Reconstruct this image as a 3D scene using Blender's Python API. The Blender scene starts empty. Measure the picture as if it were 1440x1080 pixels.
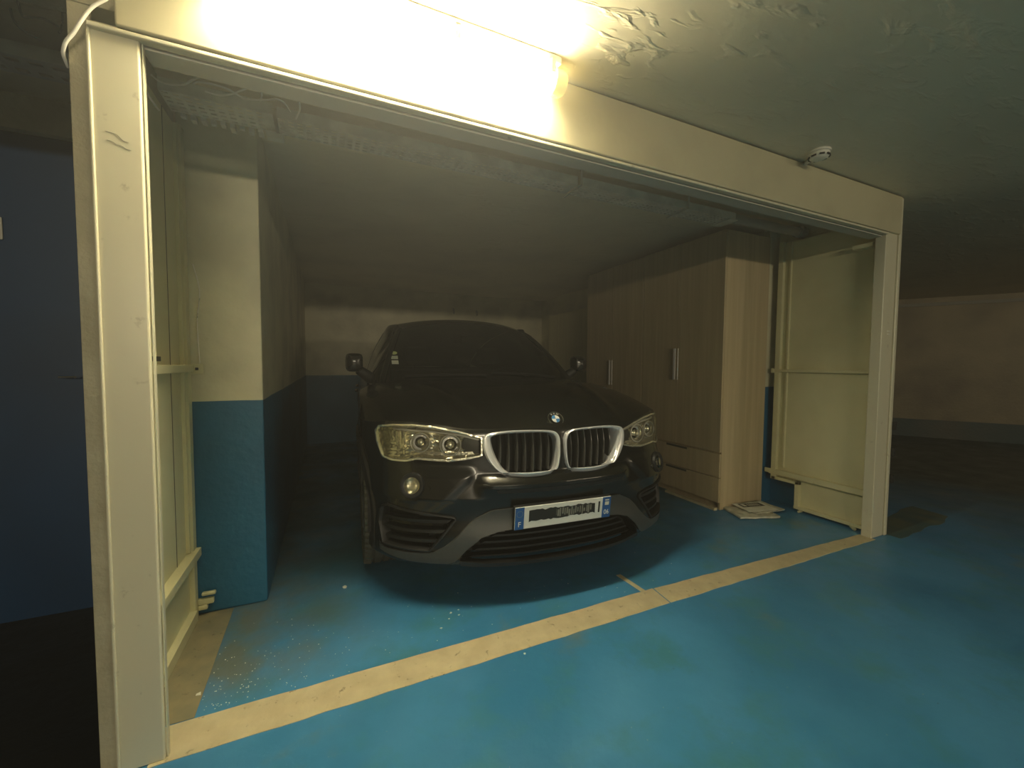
import bpy, bmesh, math, random
from mathutils import Vector, Matrix, geometry
random.seed(7)
C = bpy.context.scene.collection
sc = bpy.context.scene
PI = math.pi

# ------------------------------------------------------------------ camera, world, exposure
def rot_axes(yaw, pitch, roll):
    cy, sy, cp, sp = math.cos(yaw), math.sin(yaw), math.cos(pitch), math.sin(pitch)
    f = Vector((sy*cp, cy*cp, sp)); r = Vector((cy, -sy, 0)); u = r.cross(f)
    cr, sr = math.cos(roll), math.sin(roll)
    return cr*r + sr*u, -sr*r + cr*u, f
cam_data = bpy.data.cameras.new('camera')
cam = bpy.data.objects.new('camera', cam_data); C.objects.link(cam)
cam_data.sensor_fit = 'HORIZONTAL'; cam_data.sensor_width = 36
cam_data.lens = 571.74/1440*36; cam_data.clip_start = 0.02
_r, _u, _f = rot_axes(.4258, -.0488, .0065)
M = Matrix((( _r.x, _u.x, -_f.x), (_r.y, _u.y, -_f.y), (_r.z, _u.z, -_f.z))).to_4x4()
M.translation = (.4544, -1.4802, 1.1797)
cam.matrix_world = M
sc.camera = cam
w = bpy.data.worlds.new('world'); sc.world = w; w.use_nodes = True
w.node_tree.nodes['Background'].inputs[0].default_value = (1.0, .86, .6, 1)
w.node_tree.nodes['Background'].inputs[1].default_value = 0.012
# thin uniform world volume, added to imitate the lens veil around the tube
_v = w.node_tree.nodes.new('ShaderNodeVolumeScatter'); _v.inputs['Color'].default_value = (1, .97, .90, 1)
_v.inputs['Density'].default_value = .026; _v.inputs['Anisotropy'].default_value = .5
w.node_tree.links.new(_v.outputs[0], w.node_tree.nodes['World Output'].inputs['Volume'])
sc.view_settings.view_transform = 'Standard'; sc.view_settings.look = 'None'
sc.view_settings.gamma = 1; sc.view_settings.use_curve_mapping = False
sc.view_settings.exposure = 1.2
sc.cycles.max_bounces = 7; sc.cycles.glossy_bounces = 3; sc.cycles.volume_bounces = 0; sc.cycles.caustics_reflective = False
TUBE_COLOR = (1.0, .90, .62); TUBE_POWER = 46.0
def area(name, loc, rx, rz, sx, sy, col, watts):      # unseen strip lights behind the camera; the right one is added fill
    d = bpy.data.lights.new(name, 'AREA'); d.shape = 'RECTANGLE'; d.size = sx; d.size_y = sy; d.color = col; d.energy = watts
    o = bpy.data.objects.new(name, d); C.objects.link(o); o.location = loc; o.rotation_euler = (rx, 0, rz); return o
area('unseen_lane_light', (-.6, -9.5, 2.17), math.radians(84), 0, 4.0, .24, (1.0, .86, .60), 100)
area('unseen_lane_light', (7.5, -8.5, 2.17), math.radians(84), 0, 2.5, .2, (1.0, .84, .56), 40)  # added fill to brighten the far right wall and ceiling

# ------------------------------------------------------------------ materials
def mat(name, col, rough=.5, metal=0, coat=0, spec=.5, noise=None, bump=None, emit=None, estr=0, wear=None):
    m = bpy.data.materials.new(name); m.use_nodes = True
    nt = m.node_tree; b = nt.nodes['Principled BSDF']; L = nt.links
    b.inputs['Base Color'].default_value = (*col, 1); b.inputs['Roughness'].default_value = rough
    b.inputs['Metallic'].default_value = metal; b.inputs['Coat Weight'].default_value = coat
    b.inputs['Specular IOR Level'].default_value = spec; b.inputs['Coat Roughness'].default_value = .03
    if emit: b.inputs['Emission Color'].default_value = (*emit, 1); b.inputs['Emission Strength'].default_value = estr
    if noise or bump or wear:
        tc = nt.nodes.new('ShaderNodeTexCoord')
    last = None
    if noise:   # (col2, scale, lo, hi[, stretch])
        n = nt.nodes.new('ShaderNodeTexNoise'); n.inputs['Scale'].default_value = noise[1]; n.inputs['Detail'].default_value = 8
        src = tc.outputs['Object']
        if len(noise) > 4:
            mp = nt.nodes.new('ShaderNodeMapping'); mp.inputs['Scale'].default_value = noise[4]; L.new(src, mp.inputs[0]); src = mp.outputs[0]
        L.new(src, n.inputs['Vector'])
        r = nt.nodes.new('ShaderNodeMapRange'); r.inputs[1].default_value = noise[2]; r.inputs[2].default_value = noise[3]
        L.new(n.outputs[0], r.inputs[0])
        mx = nt.nodes.new('ShaderNodeMix'); mx.data_type = 'RGBA'; mx.inputs[6].default_value = (*col, 1); mx.inputs[7].default_value = (*noise[0], 1)
        L.new(r.outputs[0], mx.inputs[0]); L.new(mx.outputs[2], b.inputs['Base Color']); last = mx
    if wear:    # (col, scale, lo, hi)
        n = nt.nodes.new('ShaderNodeTexNoise'); n.inputs['Scale'].default_value = wear[1]; n.inputs['Detail'].default_value = 10; n.inputs['Roughness'].default_value = .7
        L.new(tc.outputs['Object'], n.inputs['Vector'])
        r = nt.nodes.new('ShaderNodeMapRange'); r.inputs[1].default_value = wear[2]; r.inputs[2].default_value = wear[3]
        L.new(n.outputs[0], r.inputs[0])
        mx = nt.nodes.new('ShaderNodeMix'); mx.data_type = 'RGBA'; mx.inputs[7].default_value = (*wear[0], 1)
        if last: L.new(last.outputs[2], mx.inputs[6])
        else: mx.inputs[6].default_value = (*col, 1)
        L.new(r.outputs[0], mx.inputs[0]); L.new(mx.outputs[2], b.inputs['Base Color'])
    if bump:    # (scale, distance, detail)
        n = nt.nodes.new('ShaderNodeTexNoise'); n.inputs['Scale'].default_value = bump[0]; n.inputs['Detail'].default_value = bump[2]
        L.new(tc.outputs['Object'], n.inputs['Vector'])
        bp = nt.nodes.new('ShaderNodeBump'); bp.inputs['Distance'].default_value = bump[1]; bp.inputs['Strength'].default_value = 1
        L.new(n.outputs[0], bp.inputs['Height']); L.new(bp.outputs[0], b.inputs['Normal'])
    return m
BEIGE = (.60, .56, .40)
M_sheet = mat('beige_painted_sheet', (.52, .475, .31), .38, bump=(9, .004, 2), noise=((.44, .40, .26), 3, .45, .75))
M_frame = mat('beige_painted_frame', (.64, .60, .44), .3, wear=((.38, .33, .22), 14, .62, .72))
M_leaf = mat('beige_leaf_paint', (.72, .68, .42), .42, noise=((.62, .58, .34), 2.5, .4, .7), wear=((.62, .60, .44), 9, .66, .70))
M_pier = mat('beige_plaster', (.50, .46, .32), .6, bump=(22, .01, 4), noise=((.40, .36, .24), 6, .4, .7))
M_soffit = mat('soffit_paint', (.58, .54, .44), .5)
M_chrome = mat('chrome', (.82, .82, .80), .08, 1)
M_satin = mat('satin_chrome', (.92, .92, .92), .14, .55)
M_lampchrome = mat('lamp_reflector', (.96, .92, .74), .24, .8, bump=(38, .004, 2))
M_black = mat('black_gloss_paint', (.008, .0078, .006), .24, 0, .35, .4)
M_trim = mat('satin_grey_trim', (.045, .047, .045), .42)
M_plastic = mat('matt_black_plastic', (.008, .008, .008), .5)
M_slat = mat('gloss_black_slat', (.06, .058, .052), .22)
M_lowslat = mat('deep_black_slat', (.004, .004, .004), .6)  # near-black, darker than the other slats
M_handle = mat('brushed_pull', (.90, .86, .80), .3, .2)
M_dark = mat('cavity_black', (.002, .002, .002), .8)
M_rubber = mat('tyre_rubber', (.06, .06, .045), .75)
M_alloy = mat('alloy_silver', (.45, .45, .43), .3, .9)
M_seat = mat('seat_leather', (.02, .018, .016), .5)
M_white = mat('white_plastic', (.72, .70, .60), .4)
M_cable = mat('white_cable', (.85, .80, .70), .45)
M_platewhite = mat('plate_white', (.80, .80, .74), .35)
M_plateblue = mat('plate_blue', (.02, .10, .32), .35)
M_ink = mat('plate_ink', (.012, .012, .010), .5)
M_tray = mat('galvanised_tray', (.74, .71, .60), .5, 0, noise=((.60, .57, .48), 8, .4, .6))
M_pipe = mat('grey_pipe', (.36, .35, .30), .5)
M_bluedado = mat('blue_dado_paint', (.012, .105, .20), .4, noise=((.009, .08, .15), 3, .4, .7))
M_navy = mat('navy_wall_paint', (.002, .046, .135), .45, noise=((.002, .034, .10), 2, .4, .7))
M_paper = mat('newsprint', (.62, .60, .48), .7, noise=((.45, .44, .34), 18, .4, .6))
M_paper2 = mat('white_paper', (.75, .74, .64), .6)
M_strip = mat('cream_floor_paint', (.62, .54, .34), .45, noise=((.52, .44, .27), 12, .35, .65), wear=((.22, .17, .10), 26, .60, .68), bump=(40, .002, 3))

def wood_mat(name, c1, c2):
    m = mat(name, c1, .5); nt = m.node_tree; L = nt.links; b = nt.nodes['Principled BSDF']
    tc = nt.nodes.new('ShaderNodeTexCoord'); mp = nt.nodes.new('ShaderNodeMapping'); mp.inputs['Scale'].default_value = (14, 14, .55)
    n = nt.nodes.new('ShaderNodeTexNoise'); n.inputs['Scale'].default_value = 1.6; n.inputs['Detail'].default_value = 7; n.inputs['Distortion'].default_value = .6
    r = nt.nodes.new('ShaderNodeValToRGB'); r.color_ramp.elements[0].position = .35; r.color_ramp.elements[0].color = (*c2, 1)
    r.color_ramp.elements[1].position = .68; r.color_ramp.elements[1].color = (*c1, 1)
    L.new(tc.outputs['Object'], mp.inputs[0]); L.new(mp.outputs[0], n.inputs['Vector']); L.new(n.outputs[0], r.inputs[0]); L.new(r.outputs[0], b.inputs['Base Color'])
    return m
M_wood = wood_mat('oak_laminate', (.56, .45, .27), (.47, .37, .21))
M_wood2 = wood_mat('oak_laminate_door', (.50, .40, .235), (.42, .33, .19))
M_groove = mat('groove_shadow', (.05, .04, .02), .7)
M_palewood = wood_mat('pale_board', (.80, .74, .46), (.74, .67, .42))

def dado_mat(name, top, low, h):     # two paints meeting at height h
    m = mat(name, top, .5); nt = m.node_tree; L = nt.links; b = nt.nodes['Principled BSDF']
    g = nt.nodes.new('ShaderNodeNewGeometry'); s = nt.nodes.new('ShaderNodeSeparateXYZ'); L.new(g.outputs['Position'], s.inputs[0])
    n = nt.nodes.new('ShaderNodeTexNoise'); n.inputs['Scale'].default_value = 2.5; n.inputs['Detail'].default_value = 6; L.new(g.outputs['Position'], n.inputs['Vector'])
    ad = nt.nodes.new('ShaderNodeMath'); ad.operation = 'MULTIPLY_ADD'; ad.inputs[1].default_value = .012; L.new(n.outputs[0], ad.inputs[0]); L.new(s.outputs[2], ad.inputs[2])
    gt = nt.nodes.new('ShaderNodeMath'); gt.operation = 'GREATER_THAN'; gt.inputs[1].default_value = h+.006; L.new(ad.outputs[0], gt.inputs[0])
    mx = nt.nodes.new('ShaderNodeMix'); mx.data_type = 'RGBA'; L.new(gt.outputs[0], mx.inputs[0])
    for i, c in ((6, low), (7, top)):
        k = nt.nodes.new('ShaderNodeMix'); k.data_type = 'RGBA'; k.inputs[6].default_value = (*c, 1); k.inputs[7].default_value = (*[v*.72 for v in c], 1)
        r = nt.nodes.new('ShaderNodeMapRange'); r.inputs[1].default_value = .4; r.inputs[2].default_value = .7; L.new(n.outputs[0], r.inputs[0]); L.new(r.outputs[0], k.inputs[0]); L.new(k.outputs[2], mx.inputs[i])
    L.new(mx.outputs[2], b.inputs['Base Color'])
    n2 = nt.nodes.new('ShaderNodeTexNoise'); n2.inputs['Scale'].default_value = 30; L.new(g.outputs['Position'], n2.inputs['Vector'])
    bp = nt.nodes.new('ShaderNodeBump'); bp.inputs['Distance'].default_value = .003; L.new(n2.outputs[0], bp.inputs['Height']); L.new(bp.outputs[0], b.inputs['Normal'])
    return m
M_wall = dado_mat('wall_two_tone', (.74, .69, .48), (.008, .125, .24), 1.0)
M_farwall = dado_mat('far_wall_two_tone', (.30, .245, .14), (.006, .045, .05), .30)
def stain(m, sc_, lo, hi, col):
    nt = m.node_tree; L = nt.links; b = nt.nodes['Principled BSDF']; src = b.inputs['Base Color'].links[0].from_socket
    g = nt.nodes.new('ShaderNodeNewGeometry'); n = nt.nodes.new('ShaderNodeTexNoise'); n.inputs['Scale'].default_value = sc_; n.inputs['Detail'].default_value = 9
    L.new(g.outputs['Position'], n.inputs['Vector']); r = nt.nodes.new('ShaderNodeMapRange'); r.inputs[1].default_value = lo; r.inputs[2].default_value = hi; r.inputs[4].default_value = .7
    mx = nt.nodes.new('ShaderNodeMix'); mx.data_type = 'RGBA'; mx.inputs[7].default_value = (*col, 1)
    L.new(n.outputs[0], r.inputs[0]); L.new(r.outputs[0], mx.inputs[0]); L.new(src, mx.inputs[6]); L.new(mx.outputs[2], b.inputs['Base Color'])
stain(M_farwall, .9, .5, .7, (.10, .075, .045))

def ceiling_mat():
    m = mat('ceiling_paint', (.52, .49, .38), .45); nt = m.node_tree; L = nt.links; b = nt.nodes['Principled BSDF']
    g = nt.nodes.new('ShaderNodeNewGeometry')
    def N(s, d, sc3=None, dist=0):
        n = nt.nodes.new('ShaderNodeTexNoise'); n.inputs['Scale'].default_value = s; n.inputs['Detail'].default_value = d; n.inputs['Distortion'].default_value = dist
        src = g.outputs['Position']
        if sc3:
            mp = nt.nodes.new('ShaderNodeMapping'); mp.inputs['Scale'].default_value = sc3; mp.inputs['Rotation'].default_value = (0, 0, .5); L.new(src, mp.inputs[0]); src = mp.outputs[0]
        L.new(src, n.inputs['Vector']); return n
    a = N(2.6, 4, (1, 2.6, 1), .8); r = nt.nodes.new('ShaderNodeMapRange'); r.inputs[1].default_value = .40; r.inputs[2].default_value = .62; L.new(a.outputs[0], r.inputs[0])
    c = N(8, 4, (1, 2.6, 1), .5); cr = nt.nodes.new('ShaderNodeMapRange'); cr.inputs[1].default_value = .50; cr.inputs[2].default_value = .72; L.new(c.outputs[0], cr.inputs[0])
    mu = nt.nodes.new('ShaderNodeMath'); mu.operation = 'MULTIPLY'; L.new(r.outputs[0], mu.inputs[0]); L.new(cr.outputs[0], mu.inputs[1])
    ad = nt.nodes.new('ShaderNodeMath'); ad.operation = 'MULTIPLY_ADD'; ad.inputs[1].default_value = .35; L.new(a.outputs[0], ad.inputs[0]); L.new(mu.outputs[0], ad.inputs[2])
    bp = nt.nodes.new('ShaderNodeBump'); bp.inputs['Distance'].default_value = .0075; bp.inputs['Strength'].default_value = .8; L.new(ad.outputs[0], bp.inputs['Height'])
    L.new(bp.outputs[0], b.inputs['Normal'])
    k = nt.nodes.new('ShaderNodeMix'); k.data_type = 'RGBA'; k.inputs[6].default_value = (.82, .74, .54, 1); k.inputs[7].default_value = (.68, .62, .46, 1)
    d = N(.9, 5); dr = nt.nodes.new('ShaderNodeMapRange'); dr.inputs[1].default_value = .4; dr.inputs[2].default_value = .65; L.new(d.outputs[0], dr.inputs[0]); L.new(dr.outputs[0], k.inputs[0]); L.new(k.outputs[2], b.inputs['Base Color'])
    return m
M_ceil = ceiling_mat()

def floor_mat():
    m = mat('blue_floor_paint', (.03, .2, .4), .32); nt = m.node_tree; L = nt.links; b = nt.nodes['Principled BSDF']
    g = nt.nodes.new('ShaderNodeNewGeometry'); s = nt.nodes.new('ShaderNodeSeparateXYZ'); L.new(g.outputs['Position'], s.inputs[0])
    def N(sc_, d, rgh=.5, off=0):
        n = nt.nodes.new('ShaderNodeTexNoise'); n.inputs['Scale'].default_value = sc_; n.inputs['Detail'].default_value = d; n.inputs['Roughness'].default_value = rgh
        mp = nt.nodes.new('ShaderNodeMapping'); mp.inputs['Location'].default_value = (off, off*.7, 0); L.new(g.outputs['Position'], mp.inputs[0]); L.new(mp.outputs[0], n.inputs['Vector']); return n.outputs[0]
    def R(x, lo, hi, t=1.0, f=0.0):
        r = nt.nodes.new('ShaderNodeMapRange'); r.inputs[1].default_value = lo; r.inputs[2].default_value = hi; r.inputs[3].default_value = f; r.inputs[4].default_value = t; L.new(x, r.inputs[0]); return r.outputs[0]
    def mix(f, a, c):
        mx = nt.nodes.new('ShaderNodeMix'); mx.data_type = 'RGBA'; L.new(f, mx.inputs[0])
        for i, v in ((6, a), (7, c)):
            if isinstance(v, tuple): mx.inputs[i].default_value = (*v, 1)
            else: L.new(v, mx.inputs[i])
        return mx.outputs[2]
    def mul(a, c):
        k = nt.nodes.new('ShaderNodeMath'); k.operation = 'MULTIPLY'; L.new(a, k.inputs[0]); L.new(c, k.inputs[1]); return k.outputs[0]
    base = mix(R(N(1.3, 6, .55), .38, .62), (.062, .262, .490), (.034, .190, .375))
    base = mix(R(N(3.1, 9, .65, 4), .50, .66, .85), base, (.050, .21, .28))
    base = mix(R(N(2.0, 8, .6, 9), .60, .70, .55), base, (.16, .21, .15))          # rubbed patches
    base = mix(R(N(60, 3, .6, 2), .72, .75, .8), base, (.45, .45, .36))            # pale specks
    base = mix(R(N(38, 4, .7, 5), .70, .73, .7), base, (.012, .04, .05))           # dark specks
    # dusty green-brown zone near the left leaf inside the garage
    cx = mul(R(s.outputs[0], .75, .1), R(s.outputs[1], .12, .3)); base = mix(mul(cx, R(N(5, 8, .6, 1), .3, .6, .85)), base, (.15, .155, .10))
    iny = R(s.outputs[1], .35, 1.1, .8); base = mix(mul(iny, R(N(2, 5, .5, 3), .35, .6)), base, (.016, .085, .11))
    # bare dark asphalt in the left neighbour bay; dark grey-green far to the right
    base = mix(R(s.outputs[0], -.11, -.115), base, (.018, .017, .012))
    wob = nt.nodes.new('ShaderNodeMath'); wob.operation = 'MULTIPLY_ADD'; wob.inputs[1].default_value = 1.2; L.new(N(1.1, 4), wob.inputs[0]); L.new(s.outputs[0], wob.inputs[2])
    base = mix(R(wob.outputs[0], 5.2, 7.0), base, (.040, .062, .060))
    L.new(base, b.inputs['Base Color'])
    L.new(R(N(4, 6, .6, 7), .3, .7, .55, .28), b.inputs['Roughness'])
    bp = nt.nodes.new('ShaderNodeBump'); bp.inputs['Distance'].default_value = .002; L.new(N(24, 6), bp.inputs['Height']); L.new(bp.outputs[0], b.inputs['Normal'])
    return m
M_floor = floor_mat()

def glass_mat(name, tint, refl_rough=.02, spec_mix=1.0, fac_scale=1.0):
    m = bpy.data.materials.new(name); m.use_nodes = True; nt = m.node_tree; nt.nodes.clear(); L = nt.links
    o = nt.nodes.new('ShaderNodeOutputMaterial'); t = nt.nodes.new('ShaderNodeBsdfTransparent'); t.inputs[0].default_value = (*tint, 1)
    g = nt.nodes.new('ShaderNodeBsdfGlossy'); g.inputs['Roughness'].default_value = refl_rough
    f = nt.nodes.new('ShaderNodeFresnel'); f.inputs[0].default_value = 1.5; mx = nt.nodes.new('ShaderNodeMixShader')
    L.new(f.outputs[0], mx.inputs[0]); L.new(t.outputs[0], mx.inputs[1]); L.new(g.outputs[0], mx.inputs[2]); L.new(mx.outputs[0], o.inputs[0]); return m
M_lens = glass_mat('clear_lamp_lens', (.95, .95, .92))
M_glass = glass_mat('tinted_window_glass', (.16, .17, .16))
M_tubecap = glass_mat('amber_clear_cap', (.95, .85, .55))
M_emit = mat('tube_diffuser', (.9, .88, .75), .4, emit=TUBE_COLOR, estr=TUBE_POWER)

# ------------------------------------------------------------------ helpers
def link(name, me, m, parent=None):
    if m and not me.materials: me.materials.append(m)
    o = bpy.data.objects.new(name, me); C.objects.link(o)
    if parent: o.parent = parent
    return o
def from_bm(name, bm, m, parent=None, smooth=False):
    bmesh.ops.recalc_face_normals(bm, faces=bm.faces)
    me = bpy.data.meshes.new(name); bm.to_mesh(me); bm.free()
    if smooth:
        me.polygons.foreach_set('use_smooth', [True]*len(me.polygons)); me.set_sharp_from_angle(angle=math.radians(38))
    return link(name, me, m, parent)
def box_bm(bm, x0, x1, y0, y1, z0, z1, bev=0, seg=2):
    vs = [bm.verts.new((x, y, z)) for x in (x0, x1) for y in (y0, y1) for z in (z0, z1)]
    fs = [(0,1,3,2), (4,6,7,5), (0,4,5,1), (2,3,7,6), (0,2,6,4), (1,5,7,3)]
    faces = [bm.faces.new([vs[i] for i in f]) for f in fs]
    if bev:
        es = list({e for f in faces for e in f.edges}); bmesh.ops.bevel(bm, geom=es, offset=bev, segments=seg, affect='EDGES', profile=.5)
def weighted(o):
    if o.data.polygons and o.data.polygons[0].use_smooth: o.modifiers.new('weighted', 'WEIGHTED_NORMAL').keep_sharp = True
    return o
def box(name, x0, x1, y0, y1, z0, z1, m, parent=None, bev=0, seg=2):
    bm = bmesh.new(); box_bm(bm, x0, x1, y0, y1, z0, z1, bev, seg); return weighted(from_bm(name, bm, m, parent, smooth=bev > 0))
def boxes(name, L, m, parent=None, bev=0):
    bm = bmesh.new()
    for b in L: box_bm(bm, *b, bev)
    return weighted(from_bm(name, bm, m, parent, smooth=bev > 0))
def tube_bm(bm, pts, r, n=10, caps=True):
    pts = [Vector(p) for p in pts]; rings = []
    up = Vector((0, 0, 1))
    for i, p in enumerate(pts):
        d = (pts[min(i+1, len(pts)-1)] - pts[max(i-1, 0)]).normalized()
        a = d.cross(up)
        if a.length < .1: a = d.cross(Vector((1, 0, 0)))
        a.normalize(); b = a.cross(d); rr = r[i] if isinstance(r, (list, tuple)) else r
        rings.append([bm.verts.new(p + rr*(math.cos(2*PI*k/n)*a + math.sin(2*PI*k/n)*b)) for k in range(n)])
    for A, B in zip(rings, rings[1:]):
        for k in range(n): bm.faces.new((A[k], A[(k+1) % n], B[(k+1) % n], B[k]))
    if caps: bm.faces.new(rings[0]); bm.faces.new(rings[-1][::-1])
def tube(name, pts, r, m, parent=None, n=10):
    bm = bmesh.new(); tube_bm(bm, pts, r, n); return from_bm(name, bm, m, parent, True)
def spline(pts, per=8):
    P = [Vector(p) for p in pts]; out = []
    for i in range(len(P)-1):
        a = P[max(i-1, 0)]; b = P[i]; c = P[i+1]; d = P[min(i+2, len(P)-1)]
        for k in range(per):
            t = k/per; out.append(.5*((2*b) + (c-a)*t + (2*a-5*b+4*c-d)*t*t + (3*b-a-3*c+d)*t**3))
    return out + [P[-1]]
def lathe(name, prof, m, parent=None, n=48, axis='Y', at=(0, 0, 0), closed=False):
    bm = bmesh.new(); rings = []
    for r, h in prof:
        ring = []
        for k in range(n):
            a = 2*PI*k/n; c, s = r*math.cos(a), r*math.sin(a)
            v = {'X': (h, c, s), 'Y': (c, h, s), 'Z': (c, s, h)}[axis]
            ring.append(bm.verts.new(Vector(v)+Vector(at)))
        rings.append(ring)
    pr = list(zip(rings, rings[1:])) + ([(rings[-1], rings[0])] if closed else [])
    for A, B in pr:
        for k in range(n): bm.faces.new((A[k], A[(k+1) % n], B[(k+1) % n], B[k]))
    if not closed:
        if prof[0][0] > 1e-5: bm.faces.new(rings[0])
        if prof[-1][0] > 1e-5: bm.faces.new(rings[-1][::-1])
    bmesh.ops.remove_doubles(bm, verts=bm.verts, dist=1e-6)
    return from_bm(name, bm, m, parent, True)
def text_mesh(name, s, size, m, parent, mw, depth=.001, sx=1):
    c = bpy.data.curves.new(name, 'FONT'); c.body = s; c.size = size; c.extrude = depth; c.align_x = 'CENTER'; c.align_y = 'CENTER'; c.resolution_u = 3
    t = bpy.data.objects.new(name, c); C.objects.link(t)
    dg = bpy.context.evaluated_depsgraph_get(); me = bpy.data.meshes.new_from_object(t.evaluated_get(dg))
    bpy.data.objects.remove(t); bpy.data.curves.remove(c)
    me.transform(Matrix.Diagonal((sx, 1, 1, 1))); me.transform(mw); me.name = name
    me.materials.clear(); return link(name, me, m, parent)
def thing(name, label, cat, loc=(0, 0, 0), rz=0, group=None):
    o = bpy.data.objects.new(name, None); C.objects.link(o); o.location = loc; o.rotation_euler = (0, 0, rz); o.empty_display_size = .1
    o['label'] = label; o['category'] = cat
    if group: o['group'] = group
    return o
def tag(o, label, cat, group=None):
    o['label'] = label; o['category'] = cat
    if group: o['group'] = group
    return o
def struct(o): o['kind'] = 'structure'; return o

# ------------------------------------------------------------------ room shell
H = 2.32
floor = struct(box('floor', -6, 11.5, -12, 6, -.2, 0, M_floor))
struct(box('ceiling', -6, 11.5, -12, 6, H, H+.2, M_ceil))
struct(box('wall_left', -.14, .17, .80, 5.2, 0, H, M_wall, bev=.012))
struct(box('wall_right', 4.0, 4.14, .12, 5.2, 0, H, M_wall))
struct(box('wall_pier', 3.872, 4.0, .80, .98, 0, H, M_wall))
struct(box('wall_back', .165, 4.0, 5.05, 5.2, 0, H, M_wall))
# far wall of the driving lane, right of the garage
bm = bmesh.new()
a = Vector((9.38, 2.109, 0)); d = Vector((.791, -1.201, 0)).normalized(); n = Vector((d.y, -d.x, 0))*-.2
p0, p1 = a - d*4.2, a + d*5.2
vs = [bm.verts.new(p + Vector((0, 0, z))) for z in (0, H) for p in (p0, p1, p1+n, p0+n)]
for f in ((0,1,2,3), (7,6,5,4), (0,4,5,1), (1,5,6,2), (2,6,7,3), (3,7,4,0)): bm.faces.new([vs[i] for i in f])
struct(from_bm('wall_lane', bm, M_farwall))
bm = bmesh.new()   # cream ledge under the lane ceiling
tube_bm(bm, [p0 - n*.08 + Vector((0, 0, 2.21)), p1 - n*.08 + Vector((0, 0, 2.21))], .03, 6)
struct(from_bm('trim_1', bm, M_pipe))
struct(box('wall_neighbour', -6, -.14, 1.08, 1.25, 0, 2.18, M_navy))
struct(box('trim_2', -6, -.141, 1.03, 1.25, 2.18, H, M_pier))
struct(box('trim_3', -6, -.141, 1.012, 1.05, 2.165, 2.20, M_pier))
struct(box('wall_behind', -6, 11.5, -12.2, -12, 0, H, M_pier))
struct(box('wall_side', -6.2, -6, -12, 6, 0, H, M_pier))

# painted strips on the floor
def slab(name, poly, z, m, parent):
    bm = bmesh.new(); lo = [bm.verts.new((x, y, 0)) for x, y in poly]; hi = [bm.verts.new((x, y, z)) for x, y in poly]
    bm.faces.new(hi); k = len(poly)
    for i in range(k): bm.faces.new((lo[i], lo[(i+1) % k], hi[(i+1) % k], hi[i]))
    return from_bm(name, bm, m, parent)
random.seed(3)
def edge_pts(x0, x1, y0, y1, n, amp): return [(x0+(x1-x0)*i/n, y0+(y1-y0)*i/n+random.uniform(-amp, amp)) for i in range(n+1)]
slab('threshold_strip', edge_pts(-.04, 1.985, -.022, -.02, 30, .0025) + edge_pts(2.0, -.04, .115, .125, 30, .0025), .002, M_strip, floor)
slab('threshold_strip', edge_pts(1.993, 3.84, -.02, -.03, 26, .0025) + edge_pts(3.84, 2.008, .06, .113, 26, .003), .002, M_strip, floor)
M_stripold = mat('worn_cream_paint', (.30, .25, .14), .55, noise=((.20, .19, .12), 10, .35, .65), wear=((.10, .08, .05), 26, .6, .68))
slab('side_strip', edge_pts(.035, .028, .13, .80, 1, 0) + edge_pts(-.11, -.11, .80, .13, 1, 0), .0015, M_stripold, floor)
slab('tick_mark', [(1.925, .117), (1.952, .115), (1.940, .300), (1.912, .302)], .002, M_strip, floor)
slab('worn_patch', edge_pts(4.02, 4.9, -.10, -.05, 9, .02) + edge_pts(4.95, 4.02, .22, .12, 9, .03), .0012, mat('worn_lane_paint', (.15, .17, .11), .6, noise=((.06, .12, .12), 5, .35, .6)), floor)

# ------------------------------------------------------------------ portal frame of the garage
fr = thing('garage_door_frame', 'cream painted steel portal frame around the garage opening', 'door frame')
box('left_post', -.104, 0, -.012, .004, 0, 2.075, M_frame, fr, .006, 3)
box('masonry_pier', -.150, -.104, .0, .012, 0, 2.31, M_pier, fr, .004)
box('post_edge', .002, .0055, -.004, .012, 0, 2.05, M_frame, fr, .001)
box('post_fold', -.108, -.100, -.017, -.008, 0, 2.07, M_frame, fr, .003, 3)
struct(box('trim_4', -.150, -.142, .014, .795, 0, 2.31, M_pier))
box('right_post', 3.83, 3.972, -.012, .05, 0, 2.16, M_frame, fr, .005, 3)
box('corner_trim', 3.978, 4.012, -.02, .05, 0, 2.315, M_frame, fr, .006, 3)
box('header_panel', -.045, 3.972, -.030, .0, 2.066, 2.313, M_sheet, fr, .007, 3)
box('header_beam', -2.6, -.045, -.004, .06, 2.115, 2.318, M_pier, fr, .004)
box('header_lip', -.104, 3.83, -.026, .004, 2.050, 2.063, M_frame, fr, .004, 3)
box('header_soffit', .0, 3.83, .010, .085, 2.045, 2.06, M_soffit, fr, .002)
box('header_inner_sheet', .0, 3.83, .075, .085, 2.06, 2.315, M_soffit, fr)
for z in (.40, .59, .77): box('hinge_pin', 4.006, 4.030, -.036, .0, z-.028, z+.028, M_plastic, fr, .003)
box('sticker_line', 3.90, 3.93, -.0155, -.012, 1.395, 1.403, M_white, fr); box('sticker_line', 3.90, 3.93, -.0155, -.012, 1.415, 1.423, M_white, fr)  # two white sticker lines on the right post
# pencil scribble on the left post
tube('scribble', [(-.078+.012*i, -.0125, 1.795-.006*i+.004*((i*7) % 3)) for i in range(5)], .0004, M_groove, fr, 4)
tube('scribble', [(-.075+.010*i, -.0125, 1.772-.004*i+.003*((i*5) % 2)) for i in range(6)], .0004, M_groove, fr, 4)

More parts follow.
